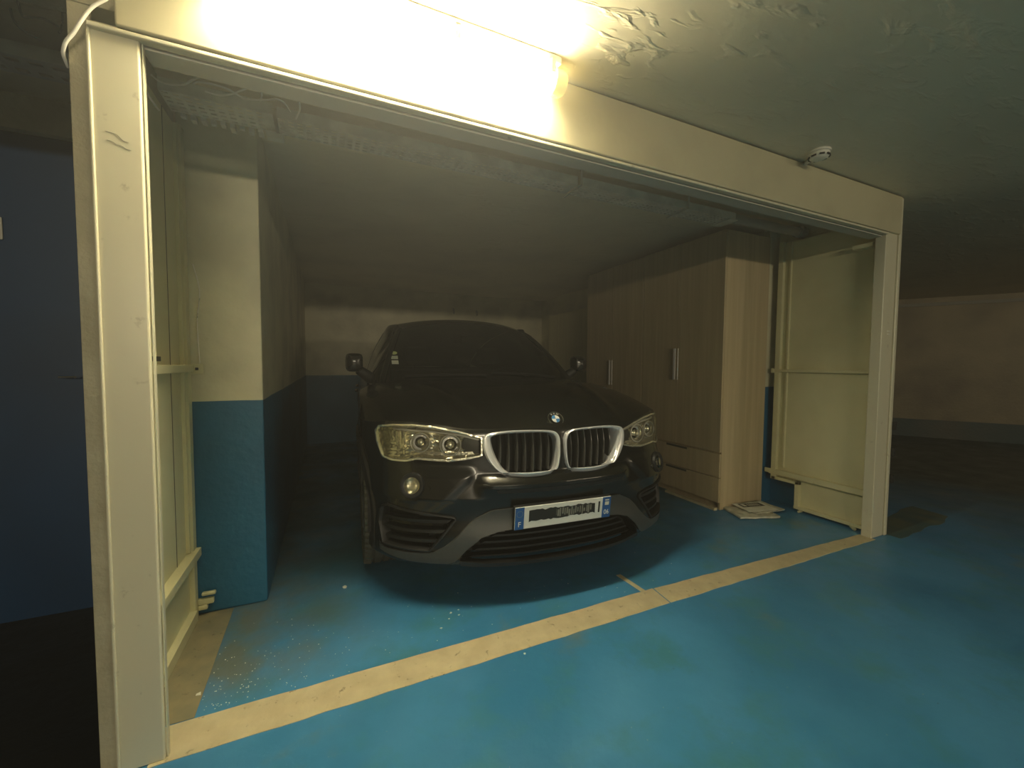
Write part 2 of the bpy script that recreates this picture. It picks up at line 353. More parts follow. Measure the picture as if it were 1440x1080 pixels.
# ------------------------------------------------------------------ hinged sheet leaves folded back against the side walls
def prism_poly(name, poly, x0, x1, m, parent, bev=0):   # poly in (y, z)
    bm = bmesh.new(); A = [bm.verts.new((x0, y, z)) for y, z in poly]; B = [bm.verts.new((x1, y, z)) for y, z in poly]; k = len(poly)
    bm.faces.new(A[::-1]); bm.faces.new(B)
    for i in range(k): bm.faces.new((A[i], A[(i+1) % k], B[(i+1) % k], B[i]))
    return from_bm(name, bm, m, parent)
lr = thing('door_leaf', 'cream sheet metal door leaf with notched foot beside the wardrobe', 'door', (3.9, .05, 0))
prism_poly('panel', [(.01, .045), (.455, .045), (.455, .245), (.665, .245), (.665, 2.19), (.01, 2.19)], .022, .028, M_leaf, lr)
box('stile', -.008, .03, .645, .685, .22, 2.20, M_leaf, lr, .003); box('stile', -.004, .03, .0, .022, .02, 2.05, M_leaf, lr, .003)
box('inner_stile', .006, .024, .588, .602, .33, 2.19, M_leaf, lr, .002)
box('crossbar', -.012, .03, .02, .70, 1.128, 1.152, M_leaf, lr, .004); box('crossbar', -.014, .03, .02, .70, .262, .305, M_leaf, lr, .004)
box('bottom_rail', -.008, .03, .455, .68, .22, .245, M_leaf, lr, .003); box('bottom_rail', -.008, .03, .01, .49, .022, .047, M_leaf, lr, .003)
box('notch_post', -.008, .03, .455, .487, .045, .245, M_leaf, lr, .003)
box('latch', -.016, .0, .685, .735, .268, .305, M_leaf, lr, .004); box('latch', -.016, .0, .685, .71, 1.12, 1.16, M_leaf, lr, .004)
box('top_bracket', -.05, .02, .02, .14, 2.00, 2.03, M_leaf, lr, .003)
tube('foot_bolt', [(-.02, .44, .012), (.02, .44, .012)], .010, M_leaf, lr); tube('foot_bolt', [(-.02, .06, .014), (.02, .10, .014)], .012, M_leaf, lr)
ll = thing('door_leaf', 'cream sheet metal door leaf folded against the left column', 'door', (-.12, .05, 0))
box('panel', -.014, -.008, -.035, .735, .03, 2.19, M_leaf, ll)
box('seam', -.009, -.0072, .548, .553, .30, 2.19, M_groove, ll)
box('stile', -.012, .012, .700, .745, .0, 2.20, M_leaf, ll, .003)
box('inner_stile', -.010, .006, .668, .680, .33, 2.19, M_leaf, ll, .002)
box('crossbar', -.012, .026, -.03, .735, 1.135, 1.168, M_leaf, ll, .004); box('crossbar', -.012, .03, -.03, .745, .285, .325, M_leaf, ll, .004)
box('bottom_rail', -.012, .02, -.03, .70, .0, .05, M_leaf, ll, .003)
box('slot', -.008, -.005, .33, .44, 1.182, 1.2, M_plastic, ll)
box('latch', .0, .06, .735, .745, 1.125, 1.172, M_leaf, ll, .005); box('latch_screw', .03, .042, .728, .735, 1.143, 1.155, M_plastic, ll, .002)
fl = boxes('foot_latch', [(.012, .075, .725, .745, .055, .085), (.012, .05, .725, .75, .03, .055)], M_leaf, ll, .006); box('foot_lever', .03, .085, .715, .735, .10, .117, M_leaf, ll, .006)
tube('hanging_wire', spline([(.03, .744, 1.62), (.052, .744, 1.50), (.04, .744, 1.36), (.045, .744, 1.17)]), .002, M_cable, ll, 6)

# ------------------------------------------------------------------ ceiling services
lt = thing('fluorescent_light', 'bright tubular fluorescent light fixed along the header panel', 'lamp', (0, -.095, 2.243))
lathe('diffuser', [(.0, .19), (.040, .19), (.042, .20), (.042, 1.22), (.042, 1.235), (.0, 1.235)], M_emit, lt, 40, 'X')
lathe('end_cap', [(.041, 1.236), (.0445, 1.240), (.0445, 1.275), (.038, 1.288), (.0, 1.291)], mat('glowing_cap_plastic', (.80, .66, .30), .25, emit=(1, .72, .25), estr=.35), lt, 40, 'X')  # right cap emits a faint amber glow, imitating tube light through it
lathe('end_cap', [(.0, .14), (.038, .142), (.0445, .152), (.0445, .189)], M_white, lt, 40, 'X')
box('base_tray', .15, 1.262, -.036, .036, .046, .076, M_soffit, lt, .006)
for x in (.26, .86, 1.22): boxes('clip', [(x-.009, x+.009, -.050, -.044, .0, .050), (x-.009, x+.009, -.050, -.03, .044, .050)], M_white, lt, .001)

sd = thing('smoke_detector', 'round white smoke detector on the ceiling beside the header', 'smoke detector', (2.852, -.13, H))
lathe('base', [(.0, 0), (.052, 0), (.052, -.010), (.045, -.012), (.0, -.012)], M_white, sd, 40, 'Z')
lathe('head', [(.0, -.012), (.047, -.012), (.048, -.022), (.042, -.034), (.028, -.042), (.0, -.043)], M_white, sd, 40, 'Z')
for k in range(8):
    a = 2*PI*k/8
    o = box('vent', -.011, .011, -.0025, .0025, -.034, -.026, M_plastic, sd); o.location = (.0465*math.cos(a), .0465*math.sin(a), 0); o.rotation_euler = (0, 0, a+PI/2)
tube('conduit', [(.02, .05, -.012), (.05, .098, -.012)], .011, M_white, sd, 12)

wc = tube('white_cable', spline([(-0.02, -.04, 2.16), (-0.054, -.036, 2.124), (-0.086, -.034, 2.091), (-0.109, -.032, 2.051), (-0.127, -.026, 2.02), (-0.145, -.02, 1.995), (-0.156, -.006, 1.972), (-.158, .02, 1.955)]), .0042, M_cable)
tag(wc, 'white cable curling over the top of the left post', 'cable')

# perforated cable tray: bottom sheet with real slots, two side flanges
def perf_tray(name, x0, x1, y0, y1, z, rows, pitch, slot, parent, jag=0):
    bm = bmesh.new(); n = int((x1-x0)/pitch); ys = [y0]
    rw = (y1-y0)/rows
    for r in range(rows): ys += [y0+rw*(r+.5)-rw*.17, y0+rw*(r+.5)+rw*.17]
    ys.append(y1); xs = [x0]
    for i in range(n): xs += [x0+pitch*(i+.5)-slot/2, x0+pitch*(i+.5)+slot/2]
    xs.append(x1); g = {}
    def V(i, j):
        if (i, j) not in g: g[i, j] = bm.verts.new((xs[i], ys[j], z))
        return g[i, j]
    for i in range(len(xs)-1):
        for j in range(len(ys)-1):
            if i % 2 == 1 and j % 2 == 1: continue
            bm.faces.new((V(i, j), V(i+1, j), V(i+1, j+1), V(i, j+1)))
    bm.normal_update(); bmesh.ops.solidify(bm, geom=list(bm.faces), thickness=.0015)
    for yy in (y0, y1): box_bm(bm, x0, x1, yy-.0015, yy+.0015, z-.001, z+.045)
    return from_bm(name, bm, M_tray, parent)
ct = thing('cable_tray', 'perforated metal cable tray hung under the ceiling behind the header', 'cable tray', (0, 0, 0))
perf_tray('tray_section', .275, 1.77, .530, .665, 2.205, 5, .034, .02, ct)
perf_tray('tray_section', 1.785, 3.08, .525, .665, 2.205, 5, .034, .02, ct)
perf_tray('tray_section', -.11, .262, .50, .645, 2.20, 5, .034, .02, ct)
perf_tray('tray_section', -3.0, -.155, .50, .62, 2.205, 2, .06, .035, ct)
boxes('hanger', [(.225, .290, .60, .68, 2.175, 2.180), (.225, .290, .676, .680, 2.178, 2.318)], M_tray, ct)
boxes('hanger', [(1.772, 1.782, .50, .69, 2.192, 2.198), (1.772, 1.782, .50, .506, 2.195, 2.318)], M_pipe, ct)
boxes('hanger', [(2.60, 2.612, .50, .69, 2.192, 2.198), (2.60, 2.612, .50, .506, 2.195, 2.318)], M_tray, ct)
for x in (-1.2, -.30): box('hanger', x, x+.03, .55, .57, 2.21, 2.318, M_tray, ct)
for i in range(10):                                   # bent comb teeth along the torn left section
    x = -.08 + i*.034; box('tooth', x, x+.018, .645, .665+.012*(i % 3), 2.185-.006*(i % 2), 2.2, M_tray, ct)
box('joint_plate', 3.02, 3.10, .52, .67, 2.198, 2.2035, M_tray, ct)
cc = thing('cable_bundle', 'loose loops of white cable lying above the torn end of the cable tray', 'cable')
for P in ([(-0.092, 0.38, 2.18), (-0.068, 0.38, 2.163), (-0.038, 0.37, 2.156), (0.003, 0.37, 2.167), (0.029, 0.38, 2.199), (0.061, 0.39, 2.225)],
          [(0.031, 0.36, 2.172), (0.045, 0.37, 2.188), (0.088, 0.38, 2.197), (0.131, 0.38, 2.193), (0.175, 0.40, 2.183)],
          [(0.058, 0.40, 2.176), (0.098, 0.40, 2.173), (0.142, 0.39, 2.184), (0.198, 0.37, 2.209), (0.23, 0.37, 2.217), (0.24, 0.38, 2.2), (0.23, 0.40, 2.185)],
          [(0.175, 0.37, 2.167), (0.209, 0.37, 2.169), (0.256, 0.38, 2.187), (0.292, 0.38, 2.199), (0.316, 0.39, 2.194), (0.334, 0.40, 2.172)],
          [(0.341, 0.38, 2.218), (0.365, 0.38, 2.211), (0.368, 0.39, 2.184), (0.352, 0.42, 2.16)],
          [(-0.108, 0.38, 2.122), (-0.094, 0.38, 2.095), (-0.073, 0.38, 2.064)]):
    tube('cable', spline(P), .0032, M_cable, cc, 8)
nb = thing('cable_loop', 'dusty cable loop hanging from the ceiling left of the post', 'cable')
for P in ([(-0.396, 0.3, 2.233), (-0.389, 0.3, 2.202), (-0.37, 0.3, 2.179), (-0.333, 0.3, 2.163)],
          [(-0.383, 0.3, 2.30), (-0.372, 0.3, 2.225), (-0.353, 0.3, 2.223), (-0.324, 0.3, 2.228), (-0.292, 0.3, 2.218)],
          [(-0.277, 0.3, 2.30), (-0.282, 0.3, 2.225), (-0.29, 0.3, 2.197)]):
    tube('cable', spline(P), .003, M_pipe, nb, 8)
pp = thing('ceiling_pipe', 'grey pipe stub under the ceiling above the right door leaf', 'pipe')
tube('pipe', [(2.98, .62, 2.255), (3.985, .60, 2.255)], .034, M_pipe, pp, 20)
lathe('socket', [(.034, 3.9), (.042, 3.9), (.042, 3.985), (.034, 3.985)], M_pipe, pp, 24, 'X', (0, .60, 2.255))
tube('drop_rod', [(2.49, .32, 2.315), (2.49, .32, 2.20)], .003, M_white, pp, 6)

# ------------------------------------------------------------------ left neighbour bay
sg = thing('wall_sign', 'small white sign with red lettering on the navy wall', 'sign', (-.90, 1.078, 1.755))
box('plate', -.13, .075, -.006, 0, -.048, .048, M_white, sg, .004)
RX = Matrix.Rotation(PI/2, 4, 'X')
text_mesh('lettering', 'A', .045, mat('red_brown_ink', (.25, .06, .03), .5), sg, Matrix.Translation((.048, -.0068, -.018)) @ RX)
hd = thing('lever_handle', 'thin metal lever handle on the navy wall beside the left post', 'handle', (-.62, 1.08, 1.108))
tube('lever', [(-.03, -.05, 0), (.03, -.05, 0)], .005, M_chrome, hd, 10); tube('spindle', [(.025, -.05, 0), (.025, .0, 0)], .006, M_chrome, hd, 10)

# ------------------------------------------------------------------ wardrobes along the right wall
def wardrobe(name, label, y0, y1, ymid, drawers, hands, top=2.255, grp=None):
    x0 = 3.33
    t = thing(name, label, 'wardrobe', (x0, y0, 0), 0, grp); D = y1-y0; W = .535
    box('side_panel', .022, W, .0, .019, .0, top, M_wood, t, .001); box('side_panel', .022, W, D-.019, D, .0, top, M_wood, t, .001)
    box('top_panel', .022, W, .019, D-.019, top-.02, top, M_wood, t); box('back_panel', W-.01, W, .019, D-.019, .05, top-.02, M_wood, t)
    box('plinth', .05, .07, .019, D-.019, .0, .055, M_wood, t); box('bottom_panel', .022, W-.01, .019, D-.019, .055, .07, M_wood, t)
    zb = .475 if drawers else .062; m_ = ymid-y0
    for k, (a, b) in enumerate(((.0, m_-.002), (m_+.002, D))):
        d = box('door', .0, .020, a, b, zb, top-.002, M_wood2, t, .0015)
        hy, ty = hands[k]
        if hy is not None:
            hy -= y0
            box('handle', -.030, -.022, hy-ty, hy+ty, 1.05 if drawers else .96, 1.33 if drawers else 1.23, M_handle, d, .002)
            for zz in ((1.07, 1.31) if drawers else (.99, 1.2)): tube('handle_post', [(-.024, hy, zz), (.0, hy, zz)], .004, M_chrome, d, 8)
    if drawers:
        box('shelf', .022, W-.01, .019, D-.019, .45, .468, M_wood, t)
        for a, b in ((.062, .262), (.268, .462)):
            d = box('drawer', .0, .020, .0, D, a, b, M_wood2, t, .0015)
            box('finger_slot', -.0015, .004, D*.36, D*.62, b-.022, b-.004, M_groove, d)
    return t
wardrobe('wardrobe', 'oak wardrobe with two drawers under its doors, nearest the door leaf', .79, 1.70, 1.242, True, ((1.222, .004), (1.262, .012)), grp=None)
wardrobe('wardrobe', 'oak wardrobe with full height doors behind the car bonnet, farther from the door leaf', 1.71, 2.66, 2.165, False, ((2.145, .003), (2.19, .011)), top=2.25)
wb = tag(box('floor_batten', 3.30, 3.335, .80, 1.33, 0, .02, M_strip), 'thin cream batten on the floor along the wardrobe foot', 'batten')
pb = thing('tall_board', 'pale tall board standing against the right wall beyond the wardrobes', 'board', (3.78, 3.0, 0), -.04)
box('board', 0, .035, 0, 1.5, 0, 1.98, M_palewood, pb, .003); box('edge_strip', -.003, 0, .0, .02, 0, 1.98, M_wood, pb)
for x, z in ((2.35, 2.06), (2.75, 2.05)):
    h = thing('wall_hook', 'small curled hook on the back wall, %s' % ('nearer the left wall' if x < 2.5 else 'nearer the wardrobes'), 'hook', (x, 5.05, z))
    box('plate', -.012, .012, -.004, 0, -.02, .03, M_pipe, h, .001); tube('hook', spline([(0, -.004, .02), (0, -.05, -.01), (0, -.05, -.05), (0, -.02, -.06), (0, -.012, -.03)]), .006, M_pipe, h, 8)

# ------------------------------------------------------------------ papers on the floor
def sheet(name, w_, d_, z, rz, x, y, t, m, label, cat, grp=None, curl=0.0):
    bm = bmesh.new(); nx, ny = 8, 6; G = []
    for j in range(ny+1):
        G.append([bm.verts.new((w_*(i/nx-.5), d_*(j/ny-.5), curl*max(0, i/nx-.6)**2*4+.002*math.sin(i*1.7+j))) for i in range(nx+1)])
    for j in range(ny):
        for i in range(nx): bm.faces.new((G[j][i], G[j][i+1], G[j+1][i+1], G[j+1][i]))
    bm.normal_update(); bmesh.ops.solidify(bm, geom=list(bm.faces), thickness=-t)
    o = from_bm(name, bm, m); o.location = (x, y, z); o.rotation_euler = (0, 0, rz); tag(o, label, cat, grp); return o
sheet('newspaper', .32, .23, .006, -.35, 3.51, .635, .014, M_paper, 'folded newspaper at the bottom of the pile by the wardrobe', 'newspaper')
sheet('newspaper', .30, .22, .024, -.10, 3.64, .66, .006, M_paper, 'open newspaper page lying toward the blue wall', 'newspaper', curl=.0)
p3 = sheet('printed_flyer', .27, .19, .034, -.22, 3.60, .665, .002, M_paper2, 'white flyer with a black printed block on top of the papers', 'flyer')
boxes('print_block', [(-.10, .10, .0, .075, .0035, .0045)], M_ink, p3)
boxes('print_bars', [(-.085, -.055, .012, .062, .0046, .0052)] + [(-.03+.022*i, -.022+.022*i, .012, .062, .0046, .0052) for i in range(5)], M_paper2, p3)
cr = thing('bent_clip', 'small shiny bent metal clip on the floor in front of the papers', 'clip', (3.60, .53, 0))
tube('clip_wire', spline([(-.03, 0, .008), (-.01, .0, .016), (.005, .01, .01), (.02, -.01, .022), (.03, -.03, .008)]), .006, M_chrome, cr, 8)

# small paint flakes and grit
fk = []
random.seed(11)
def flake(x, y, s):
    bm = bmesh.new(); k = random.randint(4, 6); a0 = random.random()*6
    lo = [bm.verts.new((s*random.uniform(.5, 1)*math.cos(a0+2*PI*i/k), s*random.uniform(.4, 1)*math.sin(a0+2*PI*i/k), 0)) for i in range(k)]
    hi = [bm.verts.new(v.co+Vector((0, 0, s*.25))) for v in lo]
    bm.faces.new(hi); bm.faces.new(lo[::-1])
    for i in range(k): bm.faces.new((lo[i], lo[(i+1) % k], hi[(i+1) % k], hi[i]))
    o = from_bm('paint_flake', bm, M_paper2); o.location = (x, y, .0002); return o
for x, y, s, lab in ((.52, .78, .016, 'pale curled paint flake on the blue floor right of the left column'),
                     (.97, .34, .008, 'cluster flake nearest the car shadow on the blue floor'), (1.0, .31, .007, None), (.95, .30, .006, None), (1.01, .35, .006, None), (.90, .25, .007, None),
                     (1.17, -.045, .008, 'pale flake just in front of the cream threshold strip'),
                     (.02, .24, .012, 'white flake on the side strip by the left post')):
    o = flake(x, y, s); o['category'] = 'paint flake'; o['label'] = lab or 'tiny pale flake in the cluster on the floor before the car bumper'
    if lab is None: o['group'] = 'flakes before the bumper'
bm = bmesh.new()
for i in range(170):
    if i < 130: x, y = .04+abs(random.gauss(0, .22)), .14+abs(random.gauss(0, .22))
    else: x, y = random.uniform(.2, 2.4), random.uniform(.14, .5)
    s = random.uniform(.0007, .0019); box_bm(bm, x-s, x+s, y-s*.7, y+s*.7, 0, s)
g = from_bm('floor_grit', bm, M_paper2); g['kind'] = 'stuff'; tag(g, 'scattered white grit on the floor near the left post', 'grit')

# ==================================================================== THE CAR
car = thing('car', 'black coupe-style SUV with a twin oval grille parked nose-out in the garage', 'car', (1.5004, .1996, 0), -.06503)
def interp(x, k):
    xs = [a for a, b in k]; ys = [b for a, b in k]; n_ = len(xs)
    if x <= xs[0]: return ys[0]
    if x >= xs[-1]: return ys[-1]+(x-xs[-1])*(ys[-1]-ys[-2])/(xs[-1]-xs[-2])
    d = [(ys[i+1]-ys[i])/(xs[i+1]-xs[i]) for i in range(n_-1)]
    m_ = [d[0]]+[0 if d[i-1]*d[i] <= 0 else 2*d[i-1]*d[i]/(d[i-1]+d[i]) for i in range(1, n_-1)]+[d[-1]]
    for i in range(n_-1):
        if x <= xs[i+1]:
            h = xs[i+1]-xs[i]; t = (x-xs[i])/h
            return (2*t**3-3*t*t+1)*ys[i]+(t**3-2*t*t+t)*h*m_[i]+(3*t*t-2*t**3)*ys[i+1]+(t**3-t*t)*h*m_[i+1]
PK = [(0, 0), (.2, .010), (.39, .045), (.56, .10), (.7, .17), (.8, .26), (.87, .38), (.92, .55), (.94, .80)]
VK = [(.2, .04), (.265, .005), (.35, 0), (.46, .015), (.56, 0), (.61, -.012), (.64, .01), (.66, .03), (.75, .035), (.85, .045), (.89, .065)]
_c = {}
def F(x, z):
    k = (round(abs(x), 4), round(z, 4))
    if k not in _c:
        vz = interp(z, VK); ax = abs(x)
        if .54 < z < .68 and ax > .36:                                              # centre ledge fades out
            t = min(1, (ax-.36)/.08); t = t*t*(3-2*t); vz += (.032*(z-.54)/.14 - vz)*t
        if .40 < ax < .86 and .42 < z < .70:                                         # raised pod round the fog lamp
            d = ((ax-.42)*.67+(z-.66)*.74); t = max(0, min(1, (d+.02)/.05)); e = max(0, min(1, (.70-z)/.05))*max(0, min(1, (z-.42)/.05))*max(0, min(1, (.86-ax)/.10))*max(0, min(1, (ax-.40)/.06))
            vz -= .013*t*t*(3-2*t)*e
        _c[k] = interp(ax, PK)+vz
    return _c[k]
def topz(x): return interp(abs(x), [(0, .868), (.3, .870), (.45, .872), (.6, .892), (.72, .900), (.8, .896), (.86, .885), (.93, .87)])
KID_O = [(.390,.815),(.380,.840),(.348,.853),(.245,.860),(.10,.857),(.04,.850),(.016,.828),(.012,.786),(.016,.72),(.03,.67),(.068,.649),(.155,.643),(.245,.648),(.305,.662),(.352,.703),(.384,.76)]
KID_I = [(.352,.822),(.340,.838),(.285,.848),(.18,.850),(.068,.844),(.034,.82),(.026,.775),(.030,.705),(.050,.665),(.115,.656),(.22,.658),(.283,.671),(.320,.718),(.343,.772)]
LAMP = [(.392,.834),(.49,.862),(.60,.882),(.69,.890),(.78,.886),(.842,.873),(.860,.845),(.853,.79),(.829,.722),(.786,.711),(.728,.713),(.682,.726),(.545,.719),(.464,.729),(.392,.746)]
INTAKE = [(.809,.507),(.838,.485),(.849,.401),(.830,.303),(.63,.301),(.512,.447),(.522,.465)]
TRIM = [(.0,.505),(.254,.502),(.353,.494),(.428,.456),(.469,.419),(.504,.379),(.564,.329),(.617,.298),(.72,.292),(.826,.288),(.840,.31),(.838,.27),(.804,.262),(.72,.252),(.629,.249),(.545,.248),(.515,.262),(.471,.315),(.404,.37),(.326,.392),(.218,.405),(.0,.405)]
LOWER = [(0,.402),(.218,.400),(.326,.385),(.404,.362),(.465,.312),(.50,.258),(.40,.225),(0,.222)]
def inside(p, poly):
    x, z = p; c = False; n_ = len(poly)
    for i in range(n_):
        x1, z1 = poly[i]; x2, z2 = poly[(i+1) % n_]
        if (z1 > z) != (z2 > z) and x < (x2-x1)*(z-z1)/(z2-z1)+x1: c = not c
    return c
def smooth_loop(poly, N):
    P = [Vector((*p, 0)) for p in poly]; n_ = len(P); out = []
    for i in range(n_):
        a, b, c, d = P[i-1], P[i], P[(i+1) % n_], P[(i+2) % n_]
        for k in range(6):
            t = k/6; out.append(.5*((2*b)+(c-a)*t+(2*a-5*b+4*c-d)*t*t+(3*b-a-3*c+d)*t**3))
    return resample([(v.x, v.y) for v in out], N)
def resample(poly, N):
    L = [0]; n_ = len(poly)
    for i in range(n_): L.append(L[-1]+math.dist(poly[i], poly[(i+1) % n_]))
    out = []; j = 0
    for k in range(N):
        s = L[-1]*k/N
        while L[j+1] < s: j += 1
        t = (s-L[j])/max(1e-9, L[j+1]-L[j]); a = poly[j]; b = poly[(j+1) % n_]
        out.append((a[0]+(b[0]-a[0])*t, a[1]+(b[1]-a[1])*t))
    return out
def outward(x, z):      # unit normal of the front surface, pointing out of the car
    e = .01; dx = (F(x+e, z)-F(x-e, z))/(2*e); dz = (F(x, z+e)-F(x, z-e))/(2*e)
    return Vector((dx, -1, dz)).normalized()
def onsurf(x, z, off, s=1):
    v = Vector((x, F(x, z), z)) + outward(x, z)*off; return Vector((v.x*s, v.y, v.z))
def panel(name, poly, off, thick, m, parent, s=1, step=.022, offf=None):
    """skin panel that follows the nose surface: off = distance proud of it"""
    bd = resample(poly, max(24, int(sum(math.dist(poly[i], poly[i-1]) for i in range(len(poly)))/step)))
    pts = [Vector(p) for p in bd]; nb_ = len(pts)
    xs = [p[0] for p in poly]; zs = [p[1] for p in poly]
    i = min(xs)+step/2
    while i < max(xs):
        j = min(zs)+step/2
        while j < max(zs):
            if inside((i, j), poly) and min(math.dist((i, j), b) for b in bd) > step*.45: pts.append(Vector((i, j)))
            j += step
        i += step
    v, e, f, *_ = geometry.delaunay_2d_cdt(pts, [(k, (k+1) % nb_) for k in range(nb_)], [], 0, 1e-5)
    bm = bmesh.new(); V = [bm.verts.new(onsurf(p.x, p.y, offf(p.x, p.y) if offf else off, s)) for p in v]
    for t in f:
        c = sum((v[k] for k in t), Vector((0, 0)))/3
        if inside((c.x, c.y), bd): bm.faces.new([V[k] for k in t])
    bmesh.ops.recalc_face_normals(bm, faces=bm.faces)
    if bm.faces and sum(fc.normal.y for fc in bm.faces) > 0: bmesh.ops.reverse_faces(bm, faces=bm.faces)
    es = [ed for ed in bm.edges if ed.is_boundary]
    r = bmesh.ops.extrude_edge_only(bm, edges=es); nv = [g_ for g_ in r['geom'] if isinstance(g_, bmesh.types.BMVert)]
    for q in nv: q.co.y += thick
    loose = [q for q in bm.verts if not q.link_faces]; bmesh.ops.delete(bm, geom=loose, context='VERTS')
    return from_bm(name, bm, m, parent, True)
def ring(name, outer, inner, prof, m, parent, s=1, N=96, sm=True):
    """band between two loops, prof = list of (t from outer to inner, offset)"""
    A = smooth_loop(outer, N) if sm else resample(outer, N); B0 = smooth_loop(inner, N*3) if sm else resample(inner, N*3)
    cx = sum(p[0] for p in A)/N; cz = sum(p[1] for p in A)/N; B = []
    for p in A:
        B.append(min(B0, key=lambda q: math.dist(p, q)))
    bm = bmesh.new(); R_ = []
    for t, off in prof:
        R_.append([bm.verts.new(onsurf(a_[0]+(b_[0]-a_[0])*t, a_[1]+(b_[1]-a_[1])*t, off, s)) for a_, b_ in zip(A, B)])
    for P, Q in zip(R_, R_[1:]):
        for k in range(N):
            bm.faces.new((P[k], P[(k+1) % N], Q[(k+1) % N], Q[k]))
    return from_bm(name, bm, m, parent, True)
def offset_loop(poly, d):
    n_ = len(poly); cx = sum(p[0] for p in poly)/n_; cz = sum(p[1] for p in poly)/n_; out = []
    ar = sum(poly[i-1][0]*poly[i][1]-poly[i][0]*poly[i-1][1] for i in range(n_))
    for i in range(n_):
        a_, b_, c_ = poly[i-1], poly[i], poly[(i+1) % n_]
        t = Vector((c_[0]-a_[0], c_[1]-a_[1])).normalized(); nn = Vector((t.y, -t.x))*(1 if ar > 0 else -1)
        out.append((b_[0]-nn.x*d, b_[1]-nn.y*d))
    return out

WC = (.815, .365); RC = (3.68, .365); AR = .405
# nose skin with recessed openings
hw = [0.0]
while hw[-1] < .9299: hw.append(min(.93, hw[-1]+(.0085 if hw[-1] < .86 else .005)))
xs_ = [-v for v in hw[:0:-1]]+hw
bm = bmesh.new(); nz = 74; rows = []
kid_s = smooth_loop(KID_I, 60); kid_b = offset_loop(kid_s, -.007); lamp_in = offset_loop(LAMP, .010); int_in = offset_loop(INTAKE, .008)
def recess(ax, z):
    if inside((ax, z), kid_b): return .10
    if inside((ax, z), lamp_in): return .075
    if inside((ax, z), int_in): return .07
    if inside((ax, z), LOWER) and z < .40: return .10
    if math.dist((ax, z), (.704, .610)) < .040: return .05
    return 0
for j in range(nz+1):
    row = []
    for x in xs_:
        z = .235+(topz(x)-.235)*j/nz; row.append(bm.verts.new((x, F(x, z)+recess(abs(x), z), z)))
    rows.append(row)
for j in range(nz):
    for i in range(len(xs_)-1):
        q = (rows[j][i], rows[j][i+1], rows[j+1][i+1], rows[j+1][i]); c = sum((v.co for v in q), Vector())/4
        if abs(c.x) > .70 and math.hypot(c.y-WC[0], c.z-WC[1]) < AR: continue
        bm.faces.new(q)
bmesh.ops.delete(bm, geom=[v for v in bm.verts if not v.link_faces], context='VERTS')
from_bm('front_bumper', bm, M_black, car, True)

# bonnet
bm = bmesh.new(); G = []; nv_ = 40
def zbase(x): return 1.075-.035*(min(abs(x), .8)/.8)**2-(.055*((abs(x)-.8)/.13)**1.3 if abs(x) > .8 else 0)
def ybase(x): return 1.13+.24*(min(abs(x), .85)/.8)**2
def hoodz(x, v):
    z0 = topz(x); ax = abs(x); g_ = 1-(1-v)**2.3
    xr = .38+.26*v; rid = .011*math.exp(-((ax-xr)/.035)**2)*min(1, v*5)
    return z0+(zbase(x)-z0)*g_+rid
hx = [-.93+1.86*i/80 for i in range(81)]
for x in hx:
    y0 = F(x, topz(x)); G.append([bm.verts.new((x, y0+(ybase(x)-y0)*(v/nv_)**1.3, hoodz(x, (v/nv_)**1.3))) for v in range(nv_+1)])
for i in range(80):
    for v in range(nv_): bm.faces.new((G[i][v], G[i+1][v], G[i+1][v+1], G[i][v+1]))
from_bm('bonnet', bm, M_black, car, True)
def hood_point(x, y):
    y0 = F(x, topz(x)); v = (y-y0)/(ybase(x)-y0); return Vector((x, y, hoodz(x, v)))

# body sides and rear
def sidex(z, y): return interp(z, [(.25, .885), (.32, .915), (.5, .938), (.62, .930), (.8, .940), (.92, .925), (1.02, .875), (1.12, .82)]) - (0 if y < 4.0 else .28*((y-4.0)/.67)**2)
def belt(y): return interp(y, [(.55, .875), (.9, .945), (1.3, 1.0), (1.8, 1.03), (3.0, 1.07), (3.9, 1.12), (4.6, 1.10)])
def side_bm(s):
    bm = bmesh.new(); ny, nz_ = 130, 26; G = []
    for i in range(ny+1):
        y = .62+(4.62-.62)*i/ny; col = []
        for j in range(nz_+1):
            z = .25+(belt(y)-.25)*j/nz_; x = sidex(z, y)
            if y < .95: x = min(x, .93+(.0)*(y-.6))
            for cy_, cz_ in (WC, RC):                       # slight flare round the arches
                d_ = math.hypot(y-cy_, z-cz_)
                if AR < d_ < AR+.05: x += .012
            col.append(bm.verts.new((x*s, y, z)))
        G.append(col)
    for i in range(ny):
        for j in range(nz_):
            q = (G[i][j], G[i+1][j], G[i+1][j+1], G[i][j+1]); c = sum((v.co for v in q), Vector())/4
            if min(math.hypot(c.y-WC[0], c.z-WC[1]), math.hypot(c.y-RC[0], c.z-RC[1])) < AR: continue
            bm.faces.new(q)
    bmesh.ops.delete(bm, geom=[v for v in bm.verts if not v.link_faces], context='VERTS')
    return bm
